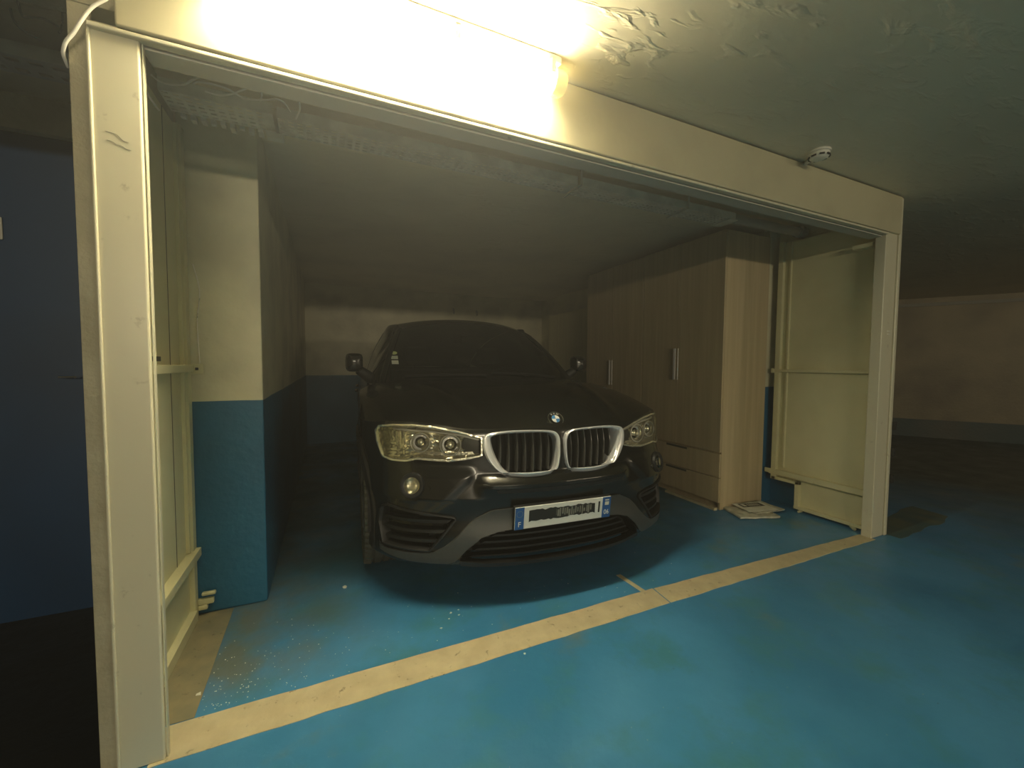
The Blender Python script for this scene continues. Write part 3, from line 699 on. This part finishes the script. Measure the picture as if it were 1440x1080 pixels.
for s in (-1, 1):
    sp = from_bm('side_panel', side_bm(s), M_black, car, True)
    for cy_, cz_ in (WC, RC):                              # matt wheel arch lips
        bm = bmesh.new(); R_ = []
        for k in range(41):
            a_ = -.28+(PI+.56)*k/40; pr = []
            for rr, dx in ((AR-.012, -.03), (AR-.012, .012), (AR+.035, .012), (AR+.045, -.002)):
                y = cy_+rr*math.cos(a_); z = cz_+rr*math.sin(a_); base = sidex(max(.25, min(z, .9)), y)
                if y < .62: base = min(base, interp(y-.02, [(b, a) for a, b in PK]))
                pr.append(bm.verts.new(((base+dx)*s, y, z)))
            R_.append(pr)
        for A, B in zip(R_, R_[1:]):
            for k in range(3): bm.faces.new((A[k], A[k+1], B[k+1], B[k]))
        from_bm('arch_lip', bm, M_plastic, car, True)
    for cy_, cz_ in (WC, RC):
        bm = bmesh.new(); R_ = []
        for k in range(25):
            a_ = -.1+(PI+.2)*k/24
            R_.append([bm.verts.new((x*s, cy_+.41*math.cos(a_), cz_+.41*math.sin(a_))) for x in (.62, .90)])
        for A, B in zip(R_, R_[1:]): bm.faces.new((A[0], A[1], B[1], B[0]))
        bm.faces.new([r_[0] for r_ in R_])
        from_bm('wheel_well', bm, M_dark, car)
    box('sill', .80*s if s > 0 else -.92, .92 if s > 0 else -.80, 1.30, 3.25, .21, .30, M_plastic, car, .02)
    for y0, y1 in ((1.45, 2.45), (2.46, 3.3)):             # door shut lines and handles
        boxes('door_seam', [((.936*s)-.002, (.936*s)+.002, y0, y0+.005, .35, 1.0)], M_dark, car)
        tube('door_handle', [(.945*s, y1-.30, .93), (.958*s, y1-.27, .93), (.958*s, y1-.13, .93), (.945*s, y1-.10, .93)], .012, M_black, car, 8)
# underbody
box('underbody', -.70, .70, .35, 4.4, .20, .34, M_dark, car, .02)
boxes('wheel_tunnel_fill', [(-.6, .6, .28, 4.5, .3, .62)], M_dark, car)
# rear
bm = bmesh.new(); G = []
prof = [(4.60, .25), (4.66, .40), (4.67, .62), (4.62, .80), (4.60, 1.02), (4.54, 1.13)]
for i in range(31):
    x = -.86+1.72*i/30; G.append([bm.verts.new((x*(1 if z < 1.0 else .94), y-.22*(abs(x)/.9)**4, z)) for y, z in prof])
for i in range(30):
    for j in range(len(prof)-1): bm.faces.new((G[i][j], G[i][j+1], G[i+1][j+1], G[i+1][j]))
from_bm('tailgate', bm, M_black, car, True)
M_red = mat('tail_lamp_red', (.25, .01, .01), .2)
for s in (-1, 1): box('tail_lamp', min(s*.45, s*.84), max(s*.45, s*.84), 4.50, 4.64, .88, 1.0, M_red, car, .03, 3)

# cabin
def ws_base(u): return Vector((.765*u, 1.12+.24*u*u, 1.070-.035*u*u))
def ws_top(u): return Vector((.585*u, 1.84+.13*u*u, 1.548-.05*u*u-.012*u**6))
def grid(name, fn, nu, nv__, m, parent, thick=0):
    bm = bmesh.new(); G = [[bm.verts.new(fn(-1+2*i/nu, j/nv__)) for j in range(nv__+1)] for i in range(nu+1)]
    for i in range(nu):
        for j in range(nv__): bm.faces.new((G[i][j], G[i+1][j], G[i+1][j+1], G[i][j+1]))
    return from_bm(name, bm, m, parent, True)
def ws(u, v, off=0):
    p = ws_base(u).lerp(ws_top(u), v); b_ = .035*math.sin(PI*v)*(1-.3*u*u)
    return p+Vector((0, -.55, .83))*(b_+off)
wsh = grid('windscreen', lambda u, v: ws(u*.985, .01+v*.97), 32, 12, M_glass, car)
ROOFC = [(1.84, 1.548), (2.1, 1.600), (2.5, 1.618), (3.0, 1.590), (3.6, 1.48), (4.15, 1.30), (4.54, 1.14)]
ROOFW = [(1.84, .585), (2.1, .612), (2.5, .655), (3.0, .665), (3.5, .64), (4.1, .64), (4.54, .72)]
def roof(u, v):
    y = 1.84+v*(4.54-1.84); wd = interp(y, ROOFW); z = interp(y, ROOFC)
    return Vector((wd*u, y+.13*u*u*(1-v), z-.055*u*u-.012*u**6))
grid('roof', roof, 30, 40, M_black, car)
fin = bmesh.new()
V = [fin.verts.new(p) for p in ((-.012, 3.3, 1.53), (.012, 3.3, 1.53), (.0, 3.46, 1.60), (-.010, 3.52, 1.49), (.010, 3.52, 1.49), (.0, 3.50, 1.61))]
for f in ((0, 1, 2), (0, 2, 5, 3), (1, 4, 5, 2), (3, 5, 4), (0, 3, 4, 1)): fin.faces.new([V[i] for i in f])
from_bm('roof_antenna', fin, M_black, car)
def roofedge(y):
    if y < 1.97:
        t = (y-1.36)/(1.97-1.36); return Vector((.765, 1.36, 1.035)).lerp(Vector((.585, 1.97, 1.486)), max(0, t))+Vector((.012*math.sin(PI*max(0, t)), 0, .02*math.sin(PI*max(0, t))))
    v = (y-1.84)/2.7; return Vector((interp(y, ROOFW), y, interp(y, ROOFC)-.067))
for s in (-1, 1):
    def sw(u, v, s=s, a0=1.36, a1=4.3):
        y = a0+(a1-a0)*(u+1)/2; e = roofedge(y); b_ = Vector((interp(y, [(1.36, .845), (1.7, .868), (3.0, .872), (4.3, .80)]), y, belt(y)-.01))
        if y < 1.5: b_.z = min(b_.z, e.z) if y < 1.37 else b_.z
        p = b_.lerp(e, v); return Vector(((p.x+.03*math.sin(PI*v))*s, p.y, p.z))
    grid('cabin_side', lambda u, v: sw(u, v), 40, 8, M_black, car)
    bm = bmesh.new()                                     # side glass, proud of the pillars' skin
    for a0, a1 in ((1.62, 2.42), (2.50, 3.45)):
        G = [[bm.verts.new(sw(-1+2*((a0+(a1-a0)*i/16)-1.36)/(4.3-1.36), .10+.78*j/6)+Vector((.004*s, 0, .001))) for j in range(7)] for i in range(17)]
        for i in range(16):
            for j in range(6): bm.faces.new((G[i][j], G[i+1][j], G[i+1][j+1], G[i][j+1]))
    from_bm('side_window', bm, mat('privacy_glass', (.004, .004, .004), .04), car, True)
    tube('a_pillar', [ws_base(s*1.0)+Vector((.012*s, .0, -.01))]+[ws(s*1.0, t/8)+Vector((.012*s, .015, -.004)) for t in range(1, 8)]+[ws_top(s*1.0)+Vector((.006*s, .02, -.012))], .026, M_black, car, 12)
    # mirror
    mr = bmesh.new(); prof_ = [(-.075, .0), (-.05, -.045), (0, -.062), (.05, -.048), (.078, 0)]
    cxm, cym, czm = .965, 1.56, 1.185; R_ = []
    for k in range(25):
        a_ = 2*PI*k/24; ring_ = []
        for d_, sc_ in ((-.075, .35), (-.06, .78), (-.02, .98), (.04, 1.0), (.05, .95)):
            cxs, czs = math.cos(a_), math.sin(a_); e_ = (abs(cxs)**4.5+abs(czs)**4.5)**(-1/4.5)
            ring_.append(mr.verts.new(((cxm+.062*sc_*e_*cxs)*s, cym+d_, czm+.070*sc_*e_*czs)))
        R_.append(ring_)
    for A, B in zip(R_, R_[1:]):
        for k in range(4): mr.faces.new((A[k], A[k+1], B[k+1], B[k]))
    mr.faces.new([r_[0] for r_ in R_[:-1]]); mr.faces.new([r_[4] for r_ in R_[:-1]])
    bmesh.ops.remove_doubles(mr, verts=mr.verts, dist=1e-5)
    mm = from_bm('side_mirror', mr, M_black, car, True)
    tube('mirror_arm', [(.845*s, 1.61, 1.06), (.89*s, 1.585, 1.095), (.935*s, 1.57, 1.13)], [.045, .042, .035], M_plastic, mm, 10)
# stickers on the windscreen, passenger-side (image left)
def ws_pt(px, z, off=.004):
    u = px/.70
    for _ in range(20):
        v = (z-ws_base(u).z)/(ws_top(u).z-ws_base(u).z); v = max(0, min(1, v-.02)); xx = ws(u, v).x; u += (px-xx)/.7
    return ws(u, v, off)
for i, (zc, hh, mt) in enumerate(((1.248, .016, mat('sticker_green', (.75, .85, .40), .5)), (1.213, .015, mat('sticker_grey', (.75, .82, .66), .5)), (1.178, .016, mat('sticker_white', (.88, .90, .76), .5)))):
    bm = bmesh.new(); q = []
    nn_ = 4 if i else 16
    for k in range(nn_):
        a_ = 2*PI*(k+.5)/nn_; dx, dz = ((math.copysign(1, math.cos(a_)), math.copysign(1, math.sin(a_))) if i else (math.cos(a_), math.sin(a_)))
        q.append(bm.verts.new(ws_pt(-.672+.024*dx, zc+hh*.85*dz)))
    bm.faces.new(q); o = from_bm('windscreen_sticker', bm, mt, wsh)
# wipers and cowl
grid('cowl', lambda u, v: ws_base(u*.97)+Vector((0, -.02+.06*v, -.012+.004*v)), 20, 2, M_plastic, car)
for x0, x1 in ((-.62, -.05), (.0, .58)):
    tube('wiper', [ws(x0/.75, .06, .012), ws((x0*.5+x1*.5)/.75, .045, .016), ws(x1/.75, .03, .012)], .008, M_plastic, car, 8)
# interior
box('dashboard', -.70, .70, 1.30, 1.62, .85, 1.03, M_seat, car, .05, 3)
for s in (-1, 1):
    st = boxes('front_seat', [(s*.37-.24, s*.37+.24, 1.95, 2.45, .45, .62), (s*.37-.23, s*.37+.23, 2.40, 2.54, .60, 1.12)], M_seat, car, .045)
    box('headrest', s*.37-.12, s*.37+.12, 2.42, 2.52, 1.18, 1.35, M_seat, st, .035, 3)
    for dx in (-.05, .05): tube('headrest_post', [(s*.37+dx, 2.47, 1.10), (s*.37+dx, 2.47, 1.20)], .006, M_chrome, st, 8)
box('rear_bench', -.6, .6, 3.1, 3.25, .5, 1.12, M_seat, car, .05, 3)
box('rear_view_mirror', -.11, .11, 1.70, 1.72, 1.36, 1.42, M_plastic, car, .008, 3)
tor = bmesh.new(); R_ = []
for i in range(28):
    a_ = 2*PI*i/28; c0 = Vector((.37+.18*math.cos(a_), 1.76+.18*math.sin(a_)*.45, .98+.18*math.sin(a_)*.9))
    er = (c0-Vector((.37, 1.76, .98))).normalized(); R_.append([tor.verts.new(c0+.014*(math.cos(b_)*er+math.sin(b_)*Vector((0, .9, -.45)))) for b_ in (0, PI/2, PI, 1.5*PI)])
for i in range(28):
    for k in range(4): tor.faces.new((R_[i][k], R_[(i+1) % 28][k], R_[(i+1) % 28][(k+1) % 4], R_[i][(k+1) % 4]))
sw_ = from_bm('steering_wheel', tor, M_plastic, car, True); box('steering_hub', .32, .42, 1.72, 1.80, .94, 1.02, M_plastic, sw_, .02)

# wheels: tyre with ribs, rim with spokes
def wheel(x, y, s, steer=0):
    hub = bpy.data.objects.new('wheel', None); C.objects.link(hub); hub.parent = car; hub.location = (x, y, .365); hub.rotation_euler = (0, 0, steer)
    R0 = .362; prof = [(.245, -.115), (.300, -.122), (.340, -.118), (R0-.006, -.100)]
    gr = [-.085, -.045, -.005, .035, .075]
    for g_ in gr[1:]:
        prof += [(R0, g_-.012-.012), (R0-.009, g_-.024+.002), (R0-.009, g_-.014), (R0, g_-.012)]
    prof = [(.245, -.115), (.300, -.122), (.340, -.118), (.356, -.100), (R0, -.080), (R0-.008, -.078), (R0-.008, -.068), (R0, -.066), (R0, -.030), (R0-.008, -.028), (R0-.008, -.016), (R0, -.014), (R0, .014), (R0-.008, .016), (R0-.008, .028), (R0, .030), (R0, .066), (R0-.008, .068), (R0-.008, .078), (R0, .080), (.356, .100), (.340, .118), (.300, .122), (.245, .115)]
    ty = lathe('tyre', prof, M_rubber, hub, 64, 'X', closed=True)
    bm = bmesh.new()                                       # tread block grooves, thin raised bars
    for k in range(60):
        a_ = 2*PI*k/60
        for x0, x1 in ((-.118, -.082), (.082, .118)):
            for r_ in (.3605,):
                v = [Vector((xx, (r_+dr)*math.cos(a_+da), (r_+dr)*math.sin(a_+da))) for xx in (x0, x1) for da in (-.025, .025) for dr in (-.03, -.004 if abs(xx) > .1 else .0025)]
                V_ = [bm.verts.new(q) for q in v]
                for f in ((0,1,3,2), (4,6,7,5), (0,4,5,1), (2,3,7,6), (0,2,6,4), (1,5,7,3)): bm.faces.new([V_[i] for i in f])
    from_bm('tread_blocks', bm, M_rubber, ty)
    rim = lathe('rim', [(.247, -.11), (.238, -.10), (.225, -.04), (.225, .08), (.240, .108), (.247, .112), (.250, .105), (.236, .0), (.25, -.105)], M_alloy, hub, 48, 'X', closed=True)
    bm = bmesh.new()
    for k in range(5):
        for da in (-.16, .16):
            a_ = 2*PI*k/5
            p_in = Vector((.085*s, .05*math.cos(a_), .05*math.sin(a_))); p_out = Vector((.095*s, .235*math.cos(a_+da), .235*math.sin(a_+da)))
            tube_bm(bm, [p_in, p_in.lerp(p_out, .5)+Vector((.006*s, 0, 0)), p_out], [.022, .016, .018], 8)
    from_bm('spokes', bm, M_alloy, rim, True)
    lathe('hub_cap', [(.0, .10*s), (.03, .098*s), (.055, .09*s), (.06, .05*s)], M_alloy, rim, 24, 'X')
    lathe('brake_disc', [(.0, .03*s), (.17, .03*s), (.17, .01*s), (.0, .01*s)], M_alloy, hub, 40, 'X')
for s in (-1, 1): wheel(s*.805, WC[0], s, .03); wheel(s*.815, RC[0], s)

# ---- nose details
for s in (-1, 1):
    # kidney grille
    kg = ring('grille_surround', KID_O, KID_I, [(-.02, -.012), (.0, .014), (.18, .022), (.5, .022), (.82, .017), (1.0, .004), (1.02, -.05)], M_satin, car, s, 120)
    panel('grille_back', [(x, z) for x, z in kid_s], -.085, .0, M_dark, kg, s, .03)
    for k in range(7):
        x = .062+.0405*k
        zz = [z/400 for z in range(250, 345) if inside((x, z/400), kid_s)]
        if not zz: continue
        z0, z1 = min(zz)+.001, max(zz)-.001
        bm = bmesh.new(); R_ = []
        for i in range(13):
            t = i/12; z = z0+(z1-z0)*t; fy = F(x, z)+.006+.018*(1-math.sin(PI*(.15+.7*t)))
            R_.append([bm.verts.new(((x+dx)*s, fy+dy, z)) for dx, dy in ((-.0045, .006), (-.002, 0), (.002, 0), (.0045, .006), (.003, .055), (-.003, .055))])
        for A, B in zip(R_, R_[1:]):
            for q in range(6): bm.faces.new((A[q], A[(q+1) % 6], B[(q+1) % 6], B[q]))
        bm.faces.new(R_[0]); bm.faces.new(R_[-1][::-1])
        from_bm('grille_slat', bm, M_slat, kg, True)
    # headlamp
    hl = panel('headlamp', offset_loop(LAMP, .006), -.062, .0, M_lampchrome, car, s, .0075, offf=lambda x, z: -(.022+.030*(z-.71)/.17+.0055*math.sin(z*2*PI/.030+math.sin(x*26)*2.2)+.004*math.sin(x*75))*abs(outward(x, z).y))
    ring('lamp_bezel', LAMP, offset_loop(LAMP, .013), [(0, -.004), (.1, .006), (.6, .006), (1.0, .0), (1.02, -.055)], M_lampchrome, hl, s, 120, False)
    panel('lamp_lens', offset_loop(LAMP, .006), .0035, .0, M_lens, hl, s, .022)
    for cx_, cz_, r_ in ((.675, .805, .043), (.540, .796, .047)):
        nn_ = outward(cx_, cz_); ce = onsurf(cx_, cz_, -.03, s)
        pj = lathe('projector', [(r_*.98, -.022), (r_, .012), (r_*.90, .016), (r_*.80, .0), (r_*.78, -.02), (r_*.60, -.016), (r_*.45, -.004), (r_*.25, .003), (.0, .006)], M_lampchrome, hl, 36, 'Z')
        dirv = Vector((nn_.x*s*.4, nn_.y, nn_.z)).normalized(); pj.matrix_local = Matrix.Translation(ce) @ dirv.to_track_quat('Z', 'Y').to_matrix().to_4x4()
        lathe('corona_ring', [(r_*1.08, .012), (r_*1.08, .020), (r_*.98, .022), (r_*.96, .014)], M_white, pj, 36, 'Z', closed=True)
        lathe('projector_lens', [(r_*.62, -.002), (r_*.5, .010), (r_*.3, .018), (0, .021)], M_lens, pj, 32, 'Z')
        lathe('projector_shade', [(r_*.80, -.001), (r_*.64, -.001), (r_*.62, -.008), (r_*.80, -.008)], M_satin, pj, 32, 'Z', closed=True)
    panel('eyebrow_strip', [(.40, .826), (.50, .850), (.62, .868), (.74, .873), (.80, .870), (.80, .862), (.70, .862), (.60, .856), (.50, .840), (.40, .815)], -.02, .02, M_white, hl, s, .02)
    panel('lower_blade', [(.43, .752), (.55, .745), (.66, .752), (.72, .742), (.72, .752), (.64, .765), (.53, .760), (.43, .765)], -.018, .02, M_lampchrome, hl, s, .02)
    panel('inner_shroud', [(.40, .755), (.475, .752), (.49, .80), (.47, .83), (.40, .812)], -.024, .02, M_slat, hl, s, .02)
    for i in range(6):                                       # faceted side reflector flutes
        x = .745+.014*i
        panel('reflector_flute', [(x, .735), (x+.007, .735), (x+.009, .862), (x+.002, .862)], -.020-.004*(i % 2), .02, M_lampchrome, hl, s, .03)
    # fog lamp
    fg_c = onsurf(.704, .610, .004, s); nn_ = outward(.704, .610)
    fd = Vector((nn_.x*s*.75, nn_.y, nn_.z)).normalized(); FM = Matrix.Translation(fg_c) @ fd.to_track_quat('Z', 'Y').to_matrix().to_4x4()
    fg = lathe('fog_lamp', [(.0, -.010), (.022, -.007), (.033, .0), (.038, .006), (.044, .010), (.047, .006), (.050, .010), (.053, .004), (.052, -.02)], M_lampchrome, car, 40, 'Z'); fg.matrix_local = FM
    lathe('fog_lens', [(.037, .006), (.030, .012), (.015, .016), (0, .017)], M_lens, fg, 32, 'Z')
    lathe('fog_surround', [(.038, .010), (.044, .013), (.056, .012), (.060, .0), (.058, -.02), (.038, -.02)], M_plastic, fg, 40, 'Z', closed=True)
    # sensor cap near fog lamp
    o = lathe('parking_sensor', [(0, .004), (.010, .004), (.011, 0)], M_black, car, 20, 'Z'); e_ = outward(.638, .60)
    o.matrix_local = Matrix.Translation(onsurf(.638, .60, .0, s)) @ Vector((e_.x*s, e_.y, e_.z)).to_track_quat('Z', 'Y').to_matrix().to_4x4()
    # side intake
    it = ring('side_intake', INTAKE, offset_loop(INTAKE, .012), [(-.05, -.004), (.0, .008), (.6, .010), (1.0, .0), (1.05, -.06)], M_plastic, car, s, 90, False)
    panel('intake_back', offset_loop(INTAKE, .008), -.062, 0, M_dark, it, s, .03)
    for z in (.345, .392, .437):
        x0 = .53+(.447-z)*.62 if z < .447 else .53; x1 = .835
        panel('intake_slat', [(x0, z+.008), (x1, z+.002), (x1, z-.012), (x0+.012, z-.006)], -.012, .05, M_plastic, it, s, .03)
# body-side flank piece between fog lamp and arch: pale reflecting bumper edge is the skin itself
# grey skid trim spanning the whole nose
full = TRIM[:22]; loop = full+[(-x, z) for x, z in full[::-1] if x > 0]
panel('bumper_trim', loop, .010, .03, M_trim, car, 1, .02)
lg = panel('lower_grille', [(x, z) for x, z in LOWER]+[(-x, z) for x, z in LOWER[::-1] if x > 0], -.07, 0, M_dark, car, 1, .04)
for z in (.26, .295, .33, .362):
    xm = interp(z, [(.25, .47), (.31, .43), (.362, .36), (.39, .30)])
    panel('lower_slat', [(-xm, z), (xm, z), (xm, z+.010), (-xm, z+.010)], -.022, .04, M_lowslat, lg, 1, .03)
panel('lower_lip', [(-.50, .262), (-.38, .248), (0, .242), (.38, .248), (.50, .262), (.50, .240), (.38, .226), (0, .220), (-.38, .226), (-.50, .240)], .012, .05, M_plastic, car, 1, .03)
panel('bumper_crease', [(-.388, .601), (0, .600), (.388, .601), (.40, .622), (.36, .612), (0, .611), (-.36, .612), (-.40, .622)], .006, .012, M_black, car, 1, .02)
panel('centre_slot', [(-.33, .575), (0, .570), (.33, .575), (.34, .594), (0, .592), (-.34, .594)], .0015, .004, M_plastic, car, 1, .02)
# emblem on the bonnet nose
ec = hood_point(0, .115); e2 = hood_point(0, .135); tg = (e2-ec).normalized(); en = Vector((0, -tg.z, tg.y)); en = -en if en.z < 0 else en
EM = Matrix.Translation(ec+en*.002) @ Matrix((( 1, 0, 0), (0, tg.y, en.y), (0, tg.z, en.z))).to_4x4()
EM = Matrix.Translation(ec+Vector((.004, -.004, .006))) @ Matrix.Rotation(math.radians(48), 4, 'X')
em = lathe('emblem', [(.0, .003), (.039, .003), (.0395, .0055), (.042, .006), (.044, .002), (.043, -.012)], M_chrome, car, 48, 'Z'); em.matrix_local = EM
def disc_bm(r0, r1, a0, a1, z, n_=12):
    bm = bmesh.new(); A = []; B = []
    for i in range(n_+1):
        a_ = a0+(a1-a0)*i/n_; A.append(bm.verts.new((r0*math.cos(a_), r0*math.sin(a_), z))); B.append(bm.verts.new((r1*math.cos(a_), r1*math.sin(a_), z)))
    for i in range(n_): bm.faces.new((A[i], B[i], B[i+1], A[i+1]))
    bmesh.ops.remove_doubles(bm, verts=bm.verts, dist=1e-6); return bm
from_bm('emblem_ring', disc_bm(.0235, .0385, 0, 2*PI, .0036, 48), M_black, em)
M_ebl = mat('emblem_blue', (.06, .22, .48), .25)
for k in range(4): from_bm('emblem_quarter', disc_bm(.0, .022, k*PI/2, (k+1)*PI/2, .0038, 10), (M_platewhite if k % 2 == 0 else M_ebl), em)
for ch, a_ in (('B', 2.15), ('M', PI/2), ('W', 1.0)):
    text_mesh('emblem_letter', ch, .014, M_platewhite, em, Matrix.Translation((.031*math.cos(a_), .031*math.sin(a_), .0042)) @ Matrix.Rotation(a_-PI/2, 4, 'Z'), .0003)
# number plate
npm = Matrix.Translation((-.003, -.012, .4598)) @ Matrix.Rotation(math.radians(7), 4, 'X')
pl = box('number_plate', -.26, .26, -.003, .003, -.055, .055, M_platewhite, car, .002); pl.matrix_local = npm
box('plate_holder', -.264, .264, .003, .022, -.059, .059, M_plastic, pl, .003)
box('plate_band', -.2598, -.215, -.0040, -.0031, -.0545, .0545, M_plateblue, pl); box('plate_band', .212, .2598, -.0040, -.0031, -.0545, .0545, M_plateblue, pl)
text_mesh('plate_letter', 'F', .036, M_platewhite, pl, Matrix.Translation((-.237, -.0044, -.030)) @ RX, .0004)
text_mesh('plate_letter', '06', .036, M_platewhite, pl, Matrix.Translation((.237, -.0044, -.026)) @ RX, .0004, .85)
for k in range(12):
    a_ = 2*PI*k/12; box('plate_star', -.237+.015*math.cos(a_)-.0015, -.237+.015*math.cos(a_)+.0015, -.0045, -.0040, .022+.015*math.sin(a_)-.0015, .022+.015*math.sin(a_)+.0015, mat('star', (.30, .34, .20), .5) if k == 0 else bpy.data.materials['star'], pl)
boxes('region_badge', [(.226, .249, -.0045, -.004, .012, .030), (.226, .249, -.0045, -.004, .036, .042)], M_white, pl)
random.seed(5)
up_ = [(-.190+.385*i/28, .034+random.uniform(-.004, .004)) for i in range(29)]; dn_ = [(.170-.36*i/28, -.020+random.uniform(-.004, .004)) for i in range(29)]
bm = bmesh.new(); vs = [bm.verts.new((x, -.0038, z)) for x, z in up_[:27]+dn_]; bm.faces.new(vs); from_bm('plate_mask', bm, M_ink, pl)
M_sm = mat('plate_smudge', (.22, .22, .18), .6)
boxes('plate_smudge', [(-.05+.012*i+random.uniform(-.003, .003), -.046+.012*i+random.uniform(0, .004), -.0042, -.0039, -.010+random.uniform(-.008, .008), .022+random.uniform(-.012, .008)) for i in range(17)], M_sm, pl)
box('plate_stroke', .188, .197, -.0042, -.0032, -.022, .036, M_ink, pl)
